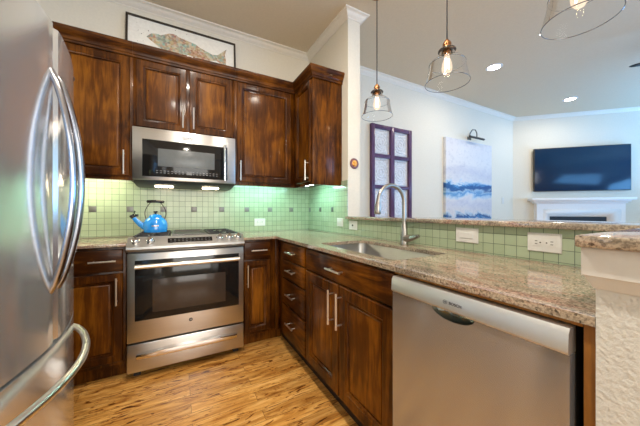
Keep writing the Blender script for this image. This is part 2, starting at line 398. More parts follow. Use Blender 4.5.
for k in range(4):
    y = -.040-.25*k
    if y-.023 > -.805: ts.part('accent_tile', MB().box(-.0105, -.008, max(y-.023, -.804), y+.023, 1.124, 1.17, .001), ACC)

# ---------------------------------------------------------------- cabinet builders
FY = lambda face: (lambda u, v, d: (u, face+d, v))      # front looks towards -y
FX = lambda face: (lambda u, v, d: (face+d, u, v))      # front looks towards -x
DOOR = lambda fr: [(0, .005), (.005, 0), (fr-.016, 0), (fr-.011, .005), (fr-.004, .007), (fr, .016)]
SLAB = [(0, .005), (.003, .002), (.009, 0)]
def door(t, f, u0, u1, v0, v1, name='door', fr=.062, parent=None):
    d = t.part(name, MB().rings(u0, u1, v0, v1, DOOR(fr), .02, f), WOODV, parent)
    t.part('panel', MB().rings(u0+fr+.007, u1-fr-.007, v0+fr+.007, v1-fr-.007, [(0, .0125), (.005, .0095), (.012, .009)], .0158, f), WOODP, d)
    return d
def slab(t, f, u0, u1, v0, v1, name='drawer'):
    return t.part(name, MB().rings(u0, u1, v0, v1, SLAB, .02, f), WOODH)
def pull(t, f, u, v, L, vert, parent, so=.033):
    mb = MB(); h = L/2; q = h-.022
    if vert:
        mb.tube([f(u, v-h, -so), f(u, v+h, -so)], .006, 10)
        for s in (-q, q): mb.tube([f(u, v+s, -so), f(u, v+s, .001)], .0045, 8)
    else:
        mb.tube([f(u-h, v, -so), f(u+h, v, -so)], .006, 10)
        for s in (-q, q): mb.tube([f(u+s, v, -so), f(u+s, v, .001)], .0045, 8)
    return t.part('handle', mb, PULL, parent)

# ---------------------------------------------------------------- base cabinets
BF = -.608            # door faces of the base cabinets
fy, fx = FY(BF), FX(BF)
t = T('base_cabinet', 'dark cherry base cabinet with one drawer between refrigerator and range', 'cabinet', (-2.1, -.3, 0))
t.part('body', MB().box(-2.55, -1.676, -.588, -.012, .10, .893, .001), WOODV)
t.part('toe_kick', MB().box(-2.55, -1.676, -.53, -.03, 0, .0995), WOODV)
for a, b in ((-2.07, -1.692), (-2.50, -2.09)):
    d = slab(t, fy, a, b, .728, .876); pull(t, fy, (a+b)/2+.085, .803, .14, False, d)
    d = door(t, fy, a, b, .125, .715); pull(t, fy, b-.032, .60, .18, True, d)
t = T('base_cabinet', 'narrow dark cherry base cabinet right of the range, drawer over door', 'cabinet', (-.75, -.3, 0))
t.part('body', MB().box(-.902, -.620, -.588, -.012, .10, .893, .001).box(-.62, -.588, -.60, -.56, .10, .893, .001), WOODV)
t.part('toe_kick', MB().box(-.902, -.545, -.53, -.03, 0, .0995), WOODV)
d = slab(t, fy, -.890, -.668, .728, .876); pull(t, fy, -.772, .805, .13, False, d)
d = door(t, fy, -.890, -.668, .125, .715, fr=.055); pull(t, fy, -.865, .60, .18, True, d)
t = T('drawer_cabinet', 'dark cherry base cabinet with a stack of four drawers beside the corner', 'cabinet', (-.3, -.9, 0))
t.part('body', MB().box(-.587, -.012, -1.168, -.60, .10, .893, .001), WOODV)
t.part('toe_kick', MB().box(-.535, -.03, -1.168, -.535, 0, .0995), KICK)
for a, b, hz in ((.745, .876, .812), (.592, .735, .672), (.382, .582, .485), (.125, .372, .262)):
    d = slab(t, fx, -1.158, -.722, a, b); pull(t, fx, -.945, hz, .14, False, d)
t = T('sink_cabinet', 'dark cherry sink base cabinet with two tall doors beside the dishwasher', 'cabinet', (-.3, -1.58, 0))
t.part('body', MB().box(-.587, -.012, -2.012, -1.169, .10, .68, .001).box(-.587, -.565, -2.012, -1.169, .68, .893).box(-.587, -.012, -2.012, -1.995, .68, .893).box(-.587, -.012, -1.187, -1.169, .68, .893), WOODV)
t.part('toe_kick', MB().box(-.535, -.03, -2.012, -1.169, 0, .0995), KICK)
d = slab(t, fx, -1.998, -1.180, .742, .876, 'drawer_front'); pull(t, fx, -1.575, .808, .15, False, d)
d = door(t, fx, -1.584, -1.180, .125, .730, fr=.075); pull(t, fx, -1.535, .60, .19, True, d)
d = door(t, fx, -1.998, -1.594, .125, .730, fr=.075); pull(t, fx, -1.618, .60, .19, True, d)
single('end_panel', MB().box(-.612, -.02, -2.587, -2.566, 0, .893, .001), WOODE, 'upright cherry wood end panel between dishwasher and textured return wall', 'panel')
single('mounting_rail', MB().box(-.612, -.56, -2.565, -2.013, .883, .8935, .001), WOODE, 'thin wooden rail between the dishwasher top and the granite counter', 'rail')

# ---------------------------------------------------------------- counters
def counter(name, mb, label): return single(name, mb, GRANITE, label, 'countertop')
counter('countertop', MB().holed([(-.904,-.009), (-.904,-.625), (-.625,-.625), (-.625,-2.587), (-.009,-2.587), (-.009,-.009)],
        [rrect(-.53, -.155, -1.93, -1.225, .045)], .894, .914), 'L-shaped granite countertop around the undermount sink')
counter('countertop', MB().box(-2.55, -1.670, -.625, -.009, .894, .914, .002), 'short granite countertop between refrigerator and range')
single('bar_top', MB().box(-.036, .40, -2.565, -.8065, 1.059, 1.083, .004), GRANITE, 'long raised granite bar ledge above the tile strip', 'bar top')
single('granite_ledge', MB().box(-.662, .40, -2.83, -2.566, 1.059, 1.083, .004), GRANITE, 'granite cap with dark rough edge on the low return wall', 'wall cap')

# sink
t = T('sink', 'undermount stainless steel sink set in the granite counter', 'sink', (-.34, -1.58, .70))
def basin():
    b = bmesh.new(); L = []
    for ins, z in ((-.018, .8935), (-.002, .8935), (0, .890), (.006, .73), (.018, .706), (.04, .70)):
        L.append([b.verts.new((x, y, z)) for x, y in rrect(-.535+ins, -.15-ins, -1.935+ins, -1.22-ins, max(.02, .05-ins))])
    n = len(L[0])
    for a, c in zip(L, L[1:]):
        for k in range(n): b.faces.new((a[k], a[(k+1) % n], c[(k+1) % n], c[k]))
    b.faces.new(L[-1]); mb = MB(); mb._add(b); return mb
o = t.part('basin', basin(), SINK)
md = o.modifiers.new('solid', 'SOLIDIFY'); md.thickness = .0015; md.offset = -1
t.part('drain', MB().lathe([(0,.7045), (.02,.7045), (.03,.703), (.044,.706), (.047,.704), (.047,.7005), (0,.7005)], (-.30,-1.58,0), 24), CHROME, label='round chrome drain')
# faucet
t = T('faucet', 'brushed nickel gooseneck pull-down faucet behind the sink', 'faucet', (-.085, -1.56, .914))
fx0, fy0 = -.085, -1.56
t.part('base', MB().lathe([(0,.914), (.027,.914), (.028,.920), (.026,.928), (.025,.975), (.021,1.01), (.0135,1.06), (0,1.06)], (fx0,fy0,0), 24), NICKEL)
pts = [(fx0, fy0, 1.01), (fx0, fy0, 1.10), (fx0, fy0, 1.185)] + [(fx0-.108+.108*math.cos(a), fy0, 1.185+.108*math.sin(a)) for a in [PI*k/16 for k in range(1, 16)]] + [(fx0-.216, fy0, 1.185)]
t.part('neck', MB().tube(pts, .0125, 14), NICKEL)
t.part('spray_head', MB().tube([(fx0-.216, fy0, 1.19), (fx0-.218, fy0, 1.175), (fx0-.222, fy0, 1.12), (fx0-.223, fy0, 1.113)], [.0135,.017,.0205,.018], 16), NICKEL)
t.part('lever', MB().tube([(fx0, fy0-.01, .955), (fx0, fy0-.04, .958), (fx0, fy0-.062, .962)], [.024,.022,.017], 16).tube([(fx0-.002, fy0-.055, .961), (fx0-.006, fy0-.085, .968), (fx0-.012, fy0-.125, .982)], [.016,.014,.010], 10), NICKEL)

# ---------------------------------------------------------------- dishwasher
t = T('dishwasher', 'stainless steel dishwasher under the granite counter', 'dishwasher', (-.3, -2.29, 0))
t.part('body', MB().box(-.605, -.03, -2.548, -2.03, .10, .880), BLACKM)
t.part('toe_kick', MB().box(-.55, -.03, -2.548, -2.03, 0, .0995), BLACKM)
y0, y1, zt = -2.551, -2.026, .8215
notch = [(-2.275+.072*math.cos(a), zt-.030*math.sin(a)) for a in [PI*k/18 for k in range(19)]]   # from the right end to the left end
outline = [(y0,.11), (y1,.11), (y1,zt)] + notch + [(y0,zt)]
t.part('door', MB().holed(outline, [], -.636, -.606, lambda u, v, d: (d, u, v)), DWST)
bl = bmesh.new(); R = []
for s, xx in ((1, -.634), (.9, -.622), (.6, -.612), (.2, -.609)):
    R.append([bl.verts.new((xx, -2.275+.072*s*math.cos(a), zt-.030*s*math.sin(a))) for a in [PI*k/18 for k in range(19)]])
for a, c in zip(R, R[1:]):
    for k in range(18): bl.faces.new((a[k], a[k+1], c[k+1], c[k]))
bl.faces.new(R[-1]); mb = MB(); mb._add(bl)
t.part('pocket_handle', mb, steel('pocket_steel', (.22,.25,.24), .12, (1,1,1), .02), label='half-moon chrome pocket handle')
st = t.part('control_strip', MB().prism([(-.604,.8225), (-.640,.8225), (-.644,.828), (-.641,.868), (-.634,.879), (-.604,.880)], y0, y1, 'y'), STRIP)
rot = (PI/2, 0, -PI/2)
t.text('logo', 'BOSCH', .0125, (-.6438, -2.292, .849), rot, LETTER, st)
lg = MB()
n = 20
for k in range(n):
    a0, a1 = 2*PI*k/n, 2*PI*(k+1)/n
    lg.tube([(-.6435, -2.258+.0062*math.cos(a0), .8495+.0062*math.sin(a0)), (-.6435, -2.258+.0062*math.cos(a1), .8495+.0062*math.sin(a1))], .0005, 5)
lg.box(-.6440, -.6430, -2.2608, -2.2600, .8458, .8532).box(-.6440, -.6430, -2.2560, -2.2552, .8458, .8532).box(-.6440, -.6430, -2.2605, -2.2555, .8491, .8499)
t.part('emblem', lg, LETTER, st)

# ---------------------------------------------------------------- range
t = T('range', 'stainless steel gas range with black glass oven door', 'range', (-1.285, -.34, 0))
RX0, RX1 = -1.664, -.907
t.part('body', MB().box(RX0+.002, RX1-.002, -.625, -.015, .05, .905), DARKBODY)
t.part('foot', MB().box(RX0+.03, RX0+.07, -.60, -.56, 0, .05), BLACKM); t.part('foot', MB().box(RX1-.07, RX1-.03, -.60, -.56, 0, .05), BLACKM)
t.part('foot', MB().box(RX0+.03, RX0+.07, -.10, -.06, 0, .05), BLACKM); t.part('foot', MB().box(RX1-.07, RX1-.03, -.10, -.06, 0, .05), BLACKM)
t.part('cooktop', MB().box(RX0, RX1, -.575, -.012, .9055, .926, .006), STEEL)
# bowed control panel
def bowed(prof, n=16, bow=.012):
    b = bmesh.new(); R = []
    for k in range(n+1):
        s = k/n; x = RX0+(RX1-RX0)*s; bo = bow*(1-(2*s-1)**2)
        R.append([b.verts.new((x, y-bo if y < -.58 else y, z)) for y, z in prof])
    m = len(prof)
    for a, c in zip(R, R[1:]):
        for k in range(m): b.faces.new((a[k], a[(k+1) % m], c[(k+1) % m], c[k]))
    b.faces.new(R[0][::-1]); b.faces.new(R[-1]); mb = MB(); mb._add(b); return mb
cp = t.part('control_panel', bowed([(-.57,.930), (-.582,.948), (-.590,.952), (-.622,.952), (-.684,.901), (-.693,.893), (-.694,.878), (-.684,.866), (-.670,.858), (-.57,.858)]), steel('panel_steel', (.5,.5,.49), .36, (1,1,1), .03))
pn = Vector((0, -.635, .772))
def on_panel(x, y, up=0):
    s = (x-RX0)/(RX1-RX0); yy = y
    z = .952-(-.622-.011*(1-(2*s-1)**2)-yy)*.8226
    return Vector((x, yy, z))+pn*up
Mk = Matrix.Rotation(math.atan2(.635, .772), 4, 'X')
for x in (-1.617, -1.533, -1.087, -1.017, -.952):
    p = on_panel(x, -.655-.011*(1-(2*(x-RX0)/(RX1-RX0)-1)**2))
    kb = t.part('knob', MB().lathe([(0,0), (.025,0), (.026,.003), (.021,.006), (.0195,.026), (.016,.030), (0,.030)], p, 24, Mk), CHROME)
    g = MB().box(-.0035, .0035, -.019, .019, .029, .036, .002); bmesh.ops.transform(g.bm, matrix=Matrix.Translation(p) @ Mk, verts=g.bm.verts)
    t.part('grip', g, CHROME, kb)
dp = MB().box(-.145, .145, -.022, .022, -.001, .0015, .001)
pc = on_panel(-1.285, -.666); bmesh.ops.transform(dp.bm, matrix=Matrix.Translation(pc) @ Mk, verts=dp.bm.verts)
ds = t.part('display', dp, GLASSK, cp)
dm = MB()
for k in range(11):
    for r in (-.008, .008):
        dm.box(-.125+k*.025-.006, -.125+k*.025+.006, r-.002, r+.002, .0012, .002)
bmesh.ops.transform(dm.bm, matrix=Matrix.Translation(pc) @ Mk, verts=dm.bm.verts)
t.part('marking', dm, MARK, cp)
# grates, burners, griddle
def grate(x0, x1):
    mb = MB(); z0, z1 = .944, .957
    for x in (x0, x1): mb.box(x-.006, x+.006, -.57, -.035, z0, z1, .003)
    for y in (-.57, -.305, -.035): mb.box(x0, x1, y-.006, y+.006, z0, z1, .003)
    for cy in (-.44, -.17):
        cx = (x0+x1)/2
        mb.box(cx-.005, cx+.005, cy-.13, cy-.035, z0, z1, .002).box(cx-.005, cx+.005, cy+.035, cy+.13, z0, z1, .002)
        mb.box(x0, cx-.035, cy-.005, cy+.005, z0, z1, .002).box(cx+.035, x1, cy-.005, cy+.005, z0, z1, .002)
    for x in (x0, x1):
        for y in (-.57, -.305, -.035): mb.box(x-.007, x+.007, y-.007, y+.007, .926, z0+.002)
    return mb
t.part('grate', grate(-1.635, -1.425), IRON); t.part('grate', grate(-1.145, -.935), IRON)
for x, y in ((-1.53,-.44), (-1.53,-.17), (-1.04,-.44), (-1.04,-.17)):
    t.part('burner', MB().lathe([(0,.926), (.045,.926), (.045,.932), (.033,.936), (.033,.942), (.028,.9455), (0,.9455)], (x,y,0), 24), IRON)
t.part('griddle', MB().rings(-1.405, -1.165, -.575, -.04, [(0,-.030), (.003,-.034), (.012,-.034), (.022,-.018)], -.002, lambda u, v, d: (u, v, .926-d)), plain('griddle_grey', (.09,.09,.09), .4, .6))
# oven door, drawer
dr = t.part('oven_door', MB().box(RX0, RX1, -.665, -.626, .252, .848, .006), STEEL)
t.part('oven_glass', MB().box(-1.620, -.945, -.6675, -.6655, .395, .800, .001), GLASSK, dr)
t.part('oven_window', MB().box(-1.520, -1.045, -.6690, -.6676, .440, .665, .0005), WINDOWK, dr)
hm = MB().tube([(-1.615, -.712, .764), (-.950, -.712, .764)], .0155, 16)
for x in (-1.600, -.965): hm.box(x-.014, x+.014, -.708, -.664, .752, .776, .004)
t.part('handle', hm, PULL, dr)
em = t.part('emblem', MB().lathe([(0,0), (.0125,0), (.0125,.001), (.011,.002), (0,.002)], (-1.285,-.665,.345), 24, Matrix.Rotation(PI/2, 4, 'X')), DARKBODY, dr)
t.text('logo', 'GE', .012, (-1.285, -.6672, .345), (PI/2, 0, 0), PULL, em, .0003)
dw = t.part('drawer', MB().box(RX0, RX1, -.665, -.626, .052, .241, .006), STEEL)
hb = bmesh.new(); R = []
for k in range(21):
    s = k/20; x = -1.612+(.652)*s; b = 1-(2*s-1)**2
    y = -.672-.026*b**.6
    zc = .160+.004*b
    R.append([hb.verts.new((x, yy, zz)) for yy, zz in ((-.664, zc+.018+.012*b), (y, zc+.012+.01*b), (y-.004, zc), (y, zc-.018), (-.664, zc-.022))])
for a, c in zip(R, R[1:]):
    for k in range(5): hb.faces.new((a[k], a[(k+1) % 5], c[(k+1) % 5], c[k]))
hb.faces.new(R[0]); hb.faces.new(R[-1][::-1]); mb = MB(); mb._add(hb)
t.part('handle', mb, CHROME, dw)

# kettle
KX, KY, KZ = -1.530, -.20, .9575
t = T('kettle', 'blue enamel tea kettle with black handle on the rear burner', 'kettle', (KX, KY, KZ))
t.part('body', MB().lathe([(0,KZ), (.082,KZ), (.085,KZ+.006), (.085,KZ+.018), (.088,KZ+.022), (.088,KZ+.058), (.083,KZ+.084), (.071,KZ+.108), (.052,KZ+.120), (.049,KZ+.122), (0,KZ+.122)], (KX,KY,0), 40), BLUE)
ld = t.part('lid', MB().lathe([(0,KZ+.122), (.047,KZ+.122), (.049,KZ+.126), (.040,KZ+.140), (.018,KZ+.149), (0,KZ+.150)], (KX,KY,0), 32), BLUE)
t.part('knob', MB().lathe([(0,KZ+.149), (.008,KZ+.149), (.008,KZ+.158), (.016,KZ+.163), (.016,KZ+.170), (.012,KZ+.173), (0,KZ+.173)], (KX,KY,0), 20), BLACK, ld)
sp = t.part('spout', MB().tube([(KX-.07, KY, KZ+.04), (KX-.105, KY, KZ+.066), (KX-.135, KY, KZ+.098), (KX-.152, KY, KZ+.122)], [.027,.022,.0165,.014], 16), BLUE)
t.part('whistle', MB().tube([(KX-.150, KY, KZ+.119), (KX-.166, KY, KZ+.142)], .0175, 14).tube([(KX-.160, KY, KZ+.132), (KX-.148, KY, KZ+.150), (KX-.142, KY, KZ+.175)], .004, 8).box(KX-.142, KX-.118, KY-.006, KY+.006, KZ+.128, KZ+.150, .003), BLACK, sp)
def harc(s): return [(KX+s*(.062+.026*math.sin(PI*k/10)-.03*(k/10)), KY, KZ+.095+.155*k/10) for k in range(11)]
wm = MB(); wm.tube(harc(1), .0032, 8); wm.tube(harc(-1), .0032, 8); wm.tube([(KX-.036, KY, KZ+.25), (KX+.036, KY, KZ+.25)], .0032, 8)
hd = t.part('handle', wm, FRAMEK)
t.part('grip', MB().tube([(KX-.062, KY, KZ+.250), (KX-.055, KY, KZ+.253), (KX, KY, KZ+.256), (KX+.055, KY, KZ+.253), (KX+.062, KY, KZ+.250)], [.009,.012,.0125,.012,.009], 12), BLACK, hd)
mb = MB()
b = bmesh.new()
A = [b.verts.new((KX+.0888*math.sin(a), KY-.0888*math.cos(a), KZ+zz)) for zz in (.048, .058) for a in [(-.25+.07*k) for k in range(9)]]
for k in range(8): b.faces.new((A[k], A[k+1], A[k+10], A[k+9]))
mb._add(b); pl = t.part('nameplate', mb, PULL); md = pl.modifiers.new('s', 'SOLIDIFY'); md.thickness = .001

# ---------------------------------------------------------------- upper cabinets
UF = -.330; uy = FY(UF); ux = FX(UF)
cprof = [(0, 2.325), (.010, 2.325), (.013, 2.338), (.018, 2.342), (.020, 2.352), (.030, 2.372), (.036, 2.378), (.044, 2.40), (.047, 2.405), (.047, 2.420), (0, 2.420)]
def crownp(t, path): t.part('crown_moulding', MB().sweep(path, cprof), WOODH)
t = T('wall_cabinet', 'cherry wall cabinet above the countertop beside the refrigerator', 'cabinet', (-2.1, -.15, 1.37))
t.part('body', MB().box(-2.55, -1.672, -.310, -.012, 1.405, 2.35, .001).box(-2.55, -1.672, -.310, -.288, 1.37, 1.405).box(-1.69, -1.672, -.288, -.012, 1.37, 1.405), WOODV)
for a, b in ((-2.10, -1.690), (-2.53, -2.12)):
    d = door(t, uy, a, b, 1.400, 2.312); pull(t, uy, b-.035, 1.50, .18, True, d)
crownp(t, [(-1.672,-.310), (-2.55,-.310)][::-1])
t = T('wall_cabinet', 'cherry wall cabinet with two short doors above the microwave', 'cabinet', (-1.29, -.15, 1.77))
t.part('body', MB().box(-1.671, -.911, -.310, -.012, 1.772, 2.35, .001), WOODV)
d = door(t, uy, -1.652, -1.303, 1.790, 2.312); pull(t, uy, -1.330, 1.905, .18, True, d)
d = door(t, uy, -1.279, -.930, 1.790, 2.312); pull(t, uy, -1.250, 1.905, .18, True, d)
crownp(t, [(-1.671,-.310), (-.911,-.310)])
t = T('wall_cabinet', 'cherry wall cabinet with one wide door right of the microwave', 'cabinet', (-.62, -.15, 1.37))
t.part('body', MB().box(-.910, -.311, -.310, -.012, 1.405, 2.35, .001).box(-.910, -.300, -.310, -.288, 1.37, 1.405).box(-.910, -.892, -.288, -.012, 1.37, 1.405), WOODV)
d = door(t, uy, -.892, -.362, 1.400, 2.312); pull(t, uy, -.866, 1.50, .18, True, d)
crownp(t, [(-.910,-.310), (-.3115,-.310)])
t = T('wall_cabinet', 'cherry corner wall cabinet with a plain end panel facing the room', 'cabinet', (-.15, -.45, 1.37))
t.part('body', MB().box(-.310, -.012, -.700, -.012, 1.405, 2.35, .001).box(-.310, -.288, -.700, -.311, 1.37, 1.405).box(-.288, -.012, -.700, -.68, 1.37, 1.405), WOODV)
t.part('end_panel', MB().box(-.312, -.002, -.706, -.7005, 1.37, 2.33, .001), WOODV)
d = door(t, ux, -.682, -.348, 1.400, 2.312, fr=.055); pull(t, ux, -.655, 1.50, .18, True, d)
crownp(t, [(-.310,-.312), (-.310,-.706), (-.002,-.706)])
# under-cabinet lights
def strip(x0, x1, y0, y1, label, m, grp='under-cabinet strip lights'):
    t = T('strip_light', label, 'light', ((x0+x1)/2, (y0+y1)/2, 1.391), group=grp)
    t.part('housing', MB().box(x0, x1, y0, y1, 1.397, 1.4045, .002), WHITE)
    t.part('diffuser', MB().box(x0+.01, x1-.01, y0+.006, y1-.006, 1.392, 1.3975, .002), m)
UC_G = emis('cool_strip_light', (.52, 1, .90), 75); UC_S = emis('cool_strip_light', (.52, 1, .90), 130); UC_W = emis('warm_strip_light', (1, .95, .68), 85)
strip(-.85, -.38, -.16, -.12, 'white strip light under the wide wall cabinet right of the microwave', UC_G)
strip(-.21, -.17, -.64, -.28, 'white strip light under the corner wall cabinet', UC_S)
strip(-2.40, -1.76, -.16, -.12, 'white strip light under the wall cabinet beside the refrigerator', UC_W)

# ---------------------------------------------------------------- microwave
t = T('microwave', 'stainless over-the-range microwave under the short cherry doors', 'microwave', (-1.29, -.2, 1.36))
MX0, MX1 = -1.667, -.920
t.part('body', MB().prism([(-.012,1.771), (-.372,1.771), (-.372,1.372), (-.340,1.352), (-.20,1.338), (-.012,1.338)], MX0+.004, MX1-.004, 'x'), DARKBODY)
for k in range(2):
    x = -1.56+k*.36; t.part('cooktop_lamp', MB().box(x+.03, x+.16, -.25, -.19, 1.332, 1.3405, .002), HOOD)
dr = t.part('door', MB().box(MX0, MX1, -.398, -.373, 1.371, 1.770, .006), STEEL)
t.part('glass', MB().box(-1.604, -.988, -.4005, -.3985, 1.398, 1.682, .001), GLASSK, dr)
t.part('screen', MB().box(-1.503, -1.092, -.4018, -.4006, 1.480, 1.618, .0005), MWWIN, dr)
t.part('handle', MB().tube([(-1.014, -.440, 1.388), (-1.014, -.440, 1.690)], .0105, 14).box(-1.022, -1.006, -.436, -.399, 1.665, 1.683, .003).box(-1.022, -1.006, -.436, -.399, 1.395, 1.413, .003), CHROME, dr)
mk = MB()
for k in range(18):
    if k in (8, 9): continue
    for r in (0, 1): mk.box(-1.515+k*.0255, -1.515+k*.0255+.013, -.4012, -.4004, 1.427+r*.016, 1.432+r*.016)
mk.box(-1.305, -1.265, -.4012, -.4004, 1.424, 1.450)
t.part('marking', mk, MARK, dr)
bd = t.part('badge', MB().box(-1.350, -1.240, -.4000, -.3975, 1.704, 1.737, .001), plain('badge_white', (.85,.85,.84), .4), dr)
t.text('logo', 'KitchenAid', .0175, (-1.295, -.4002, 1.7235), (PI/2, 0, 0), LETTER, bd, .0003)
t.part('underline', MB().box(-1.328, -1.262, -.4008, -.3999, 1.708, 1.711), LETTER, bd)

# ---------------------------------------------------------------- refrigerator
t = T('refrigerator', 'stainless French-door refrigerator with bowed bar handles', 'refrigerator', (-2.1, -1.573, 0))
YS = -1.573
def fxs(y): return -1.737-.073*abs((y-YS)/.456)**1.8
t.part('body', MB().box(-2.55, -1.862, -2.028, -1.118, .03, 1.745, .004), DARKBODY)
t.part('toe_grille', MB().box(-1.861, -1.80, -2.02, -1.126, .012, .085, .003), BLACKM)
for y in (-1.99, -1.16): t.part('hinge_cover', MB().box(-1.98, -1.80, y-.03, y+.03, 1.7465, 1.768, .006), DARKBODY)
for xx in (-2.5, -1.95):
    for y in (-1.99, -1.16): t.part('foot', MB().lathe([(0,0), (.02,0), (.02,.03), (0,.03)], (xx,y,0), 12), BLACKM)
def slabp(ya, yb):
    n = 24; P = []
    for k in range(n+1):
        y = ya+(yb-ya)*k/n; e = min(abs(y-ya), abs(yb-y)); r = .016
        rd = r-math.sqrt(max(0, r*r-(r-min(e, r))**2))
        P.append((fxs(y)-rd, y))
    return P+[(-1.861, yb), (-1.861, ya)]
for ya, yb, sgn in ((-2.029, -1.5765, -1), (-1.5695, -1.117, 1)):
    d = t.part('door', MB().prism(slabp(ya, yb), .690, 1.760, 'z', .003), FRIDGE)
    yh = YS+sgn*.042; P = []
    for k in range(33):
        s = k/32; z = .865+.735*s; P.append((fxs(yh)-.004+.062*max(0, math.sin(PI*s))**.75, yh-sgn*.012*abs(2*s-1)**3, z))
    t.part('handle', MB().tube(P, .0125, 14, flat=(1, .8)), BAR, d)
d = t.part('freezer_drawer', MB().prism(slabp(-2.029, -1.117), .095, .678, 'z', .003), FRIDGE)
P = []
for k in range(33):
    s = k/32; y = -1.975+.80*s; P.append((fxs(y)-.004+.066*max(0, math.sin(PI*s))**.6, y, .600))
t.part('handle', MB().tube(P, .0125, 14), PULL, d)

# ---------------------------------------------------------------- fish picture on top of the cabinets
t = T('framed_picture', 'framed print of a speckled trout leaning on the wall above the cabinets', 'picture', (-1.30, -.05, 2.351))
px0, px1, pz0, pz1 = -1.757, -.850, 2.351, 2.835
lean = lambda u, v, d: (u, -.060+d+.042*(v-pz0)/(pz1-pz0), v)
fm = MB()
for a, b, c, e in ((px0, px1, pz1-.016, pz1), (px0, px1, pz0, pz0+.016), (px0, px0+.016, pz0+.016, pz1-.016), (px1-.016, px1, pz0+.016, pz1-.016)):
    bb = bmesh.new(); vs = []
    for d in (-.012, .016):
        vs.append([bb.verts.new(lean(u, v, d)) for u, v in ((a,c), (b,c), (b,e), (a,e))])
    bb.faces.new(vs[0]); bb.faces.new(vs[1][::-1])
    for k in range(4): bb.faces.new((vs[0][k], vs[1][k], vs[1][(k+1) % 4], vs[0][(k+1) % 4]))
    fm._add(bb)
t.part('frame', fm, FRAMEK)
bb = bmesh.new()
f4 = [[bb.verts.new(lean(u, v, d)) for u, v in ((px0+.016,pz0+.016), (px1-.016,pz0+.016), (px1-.016,pz1-.016), (px0+.016,pz1-.016))] for d in (0, .008)]
bb.faces.new(f4[0]); bb.faces.new(f4[1][::-1])
for k in range(4): bb.faces.new((f4[0][k], f4[1][k], f4[1][(k+1) % 4], f4[0][(k+1) % 4]))
mb = MB(); mb._add(bb); pr = t.part('print', mb, PAPER)
def fishmat():
    m, nt, b = newmat('trout_ink')
    v = N(nt, 'ShaderNodeTexVoronoi', i_Scale=55.); nt.links.new(pos(nt), v.inputs[0])
    n = N(nt, 'ShaderNodeTexNoise', i_Scale=9., i_Detail=4.); nt.links.new(pos(nt), n.inputs[0])
    s = N(nt, 'ShaderNodeSeparateColor'); nt.links.new(v.outputs['Color'], s.inputs[0])
    r1 = ramp(nt, [(.0, (.05,.05,.07)), (.14, (.30,.20,.06)), (.3, (.55,.45,.25)), (.5, (.66,.62,.52)), (.68, (.10,.38,.36)), (.85, (.38,.05,.05)), (1, (.65,.55,.40))], s.outputs[0])
    r2 = ramp(nt, [(.35, (.22,.48,.46)), (.5, (.60,.50,.33)), (.62, (.46,.20,.15))], n.outputs[0])
    nt.links.new(mix(nt, r1.outputs[0], r2.outputs[0], .45), b.inputs['Base Color']); b.inputs['Roughness'].default_value = .5
    return m
FISH = fishmat()
# outline from the nose along the back to the tail, then along the belly (fractions of the sheet)
up_ = [(0,.50), (.05,.60), (.11,.63), (.16,.62), (.20,.66), (.26,.72), (.32,.74), (.38,.69), (.45,.67), (.52,.65), (.58,.63), (.64,.57), (.71,.53), (.80,.48), (.87,.50), (.93,.60), (1.0,.72)]
lo_ = [(.975,.56), (.99,.42), (.99,.26), (.93,.29), (.86,.35), (.78,.31), (.70,.25), (.60,.18), (.50,.13), (.40,.14), (.30,.17), (.22,.24), (.14,.33), (.06,.42)]
bb = bmesh.new(); W = px1-px0; Hh = pz1-pz0
vs = [bb.verts.new(lean(px0+W*(.165+.74*a), pz0+Hh*(.25+.80*b), -.0012)) for a, b in up_+lo_]
bmesh.ops.triangulate(bb, faces=[bb.faces.new(vs)]); bmesh.ops.solidify(bb, geom=list(bb.faces), thickness=.0008)
mb = MB(); mb._add(bb); t.part('trout', mb, FISH, pr, label='trout painted in teal, ochre and rust speckles', smooth=False)
mb = MB()
for k in range(26):
    u, v = px0+W*random.uniform(.06,.6), pz0+Hh*random.uniform(.5,.93); r = random.uniform(.0012,.004)
    mb.lathe([(0,0), (r,0), (r,.0006), (0,.0006)], lean(u, v, -.0004), 8, Matrix.Rotation(PI/2, 4, 'X'))
t.part('ink_splatter', mb, FRAMEK, pr)['kind'] = 'stuff'

# ---------------------------------------------------------------- outlets and switches
def outlet(f, u, v, label, kind, w=.118, h=.078):
    loc = f(u, v, 0); t = T('wall_plate', label, 'wall plate', loc)
    pl = t.part('plate', MB().rings(u-w/2, u+w/2, v-h/2, v+h/2, [(0,-.003), (.003,-.006)], -.0005, f), PLATE)
    if kind == 'duplex':
        for s in (-1, 1):
            c = u+s*.024
            r = t.part('socket', MB().rings(c-.018, c+.018, v-.015, v+.015, [(0,-.0075), (.003,-.008)], -.0055, f), PLATE)
            mb = MB()
            for dv in (-.006, .006):
                p, q = f(c-.006+s*.003, v+dv-.0014, -.0086), f(c+.003+s*.003, v+dv+.0014, -.0075); mb.box(p[0], q[0], p[1], q[1], p[2], q[2])
            p, q = f(c-.013*s-.0025, v-.0025, -.0086), f(c-.013*s+.0025, v+.0025, -.0075); mb.box(p[0], q[0], p[1], q[1], p[2], q[2])
            t.part('slot', mb, DARKSLOT, r)
    elif kind == 'rocker':
        t.part('switch', MB().rings(u-.036, u+.036, v-.017, v+.017, [(0,-.008), (.003,-.010)], -.0055, f), PLATE)
    elif kind == 'button':
        M = Matrix.Rotation(-PI/2, 4, 'Y')
        t.part('jack', MB().lathe([(0,.0055), (.008,.0055), (.008,.011), (.005,.012), (0,.012)], f(u, v, 0), 16, M), DARKSLOT)
outlet(FY(-.008), -.592, 1.012, 'horizontal wall outlet on the tile right of the range', 'duplex')
outlet(FX(-.008), -.687, 1.025, 'white wall plate on the mint tile, left of the plate with the round jack', 'rocker', .10)
outlet(FX(-.008), -.898, 1.006, 'small wall plate with a dark round jack at the start of the bar strip', 'button', .118)
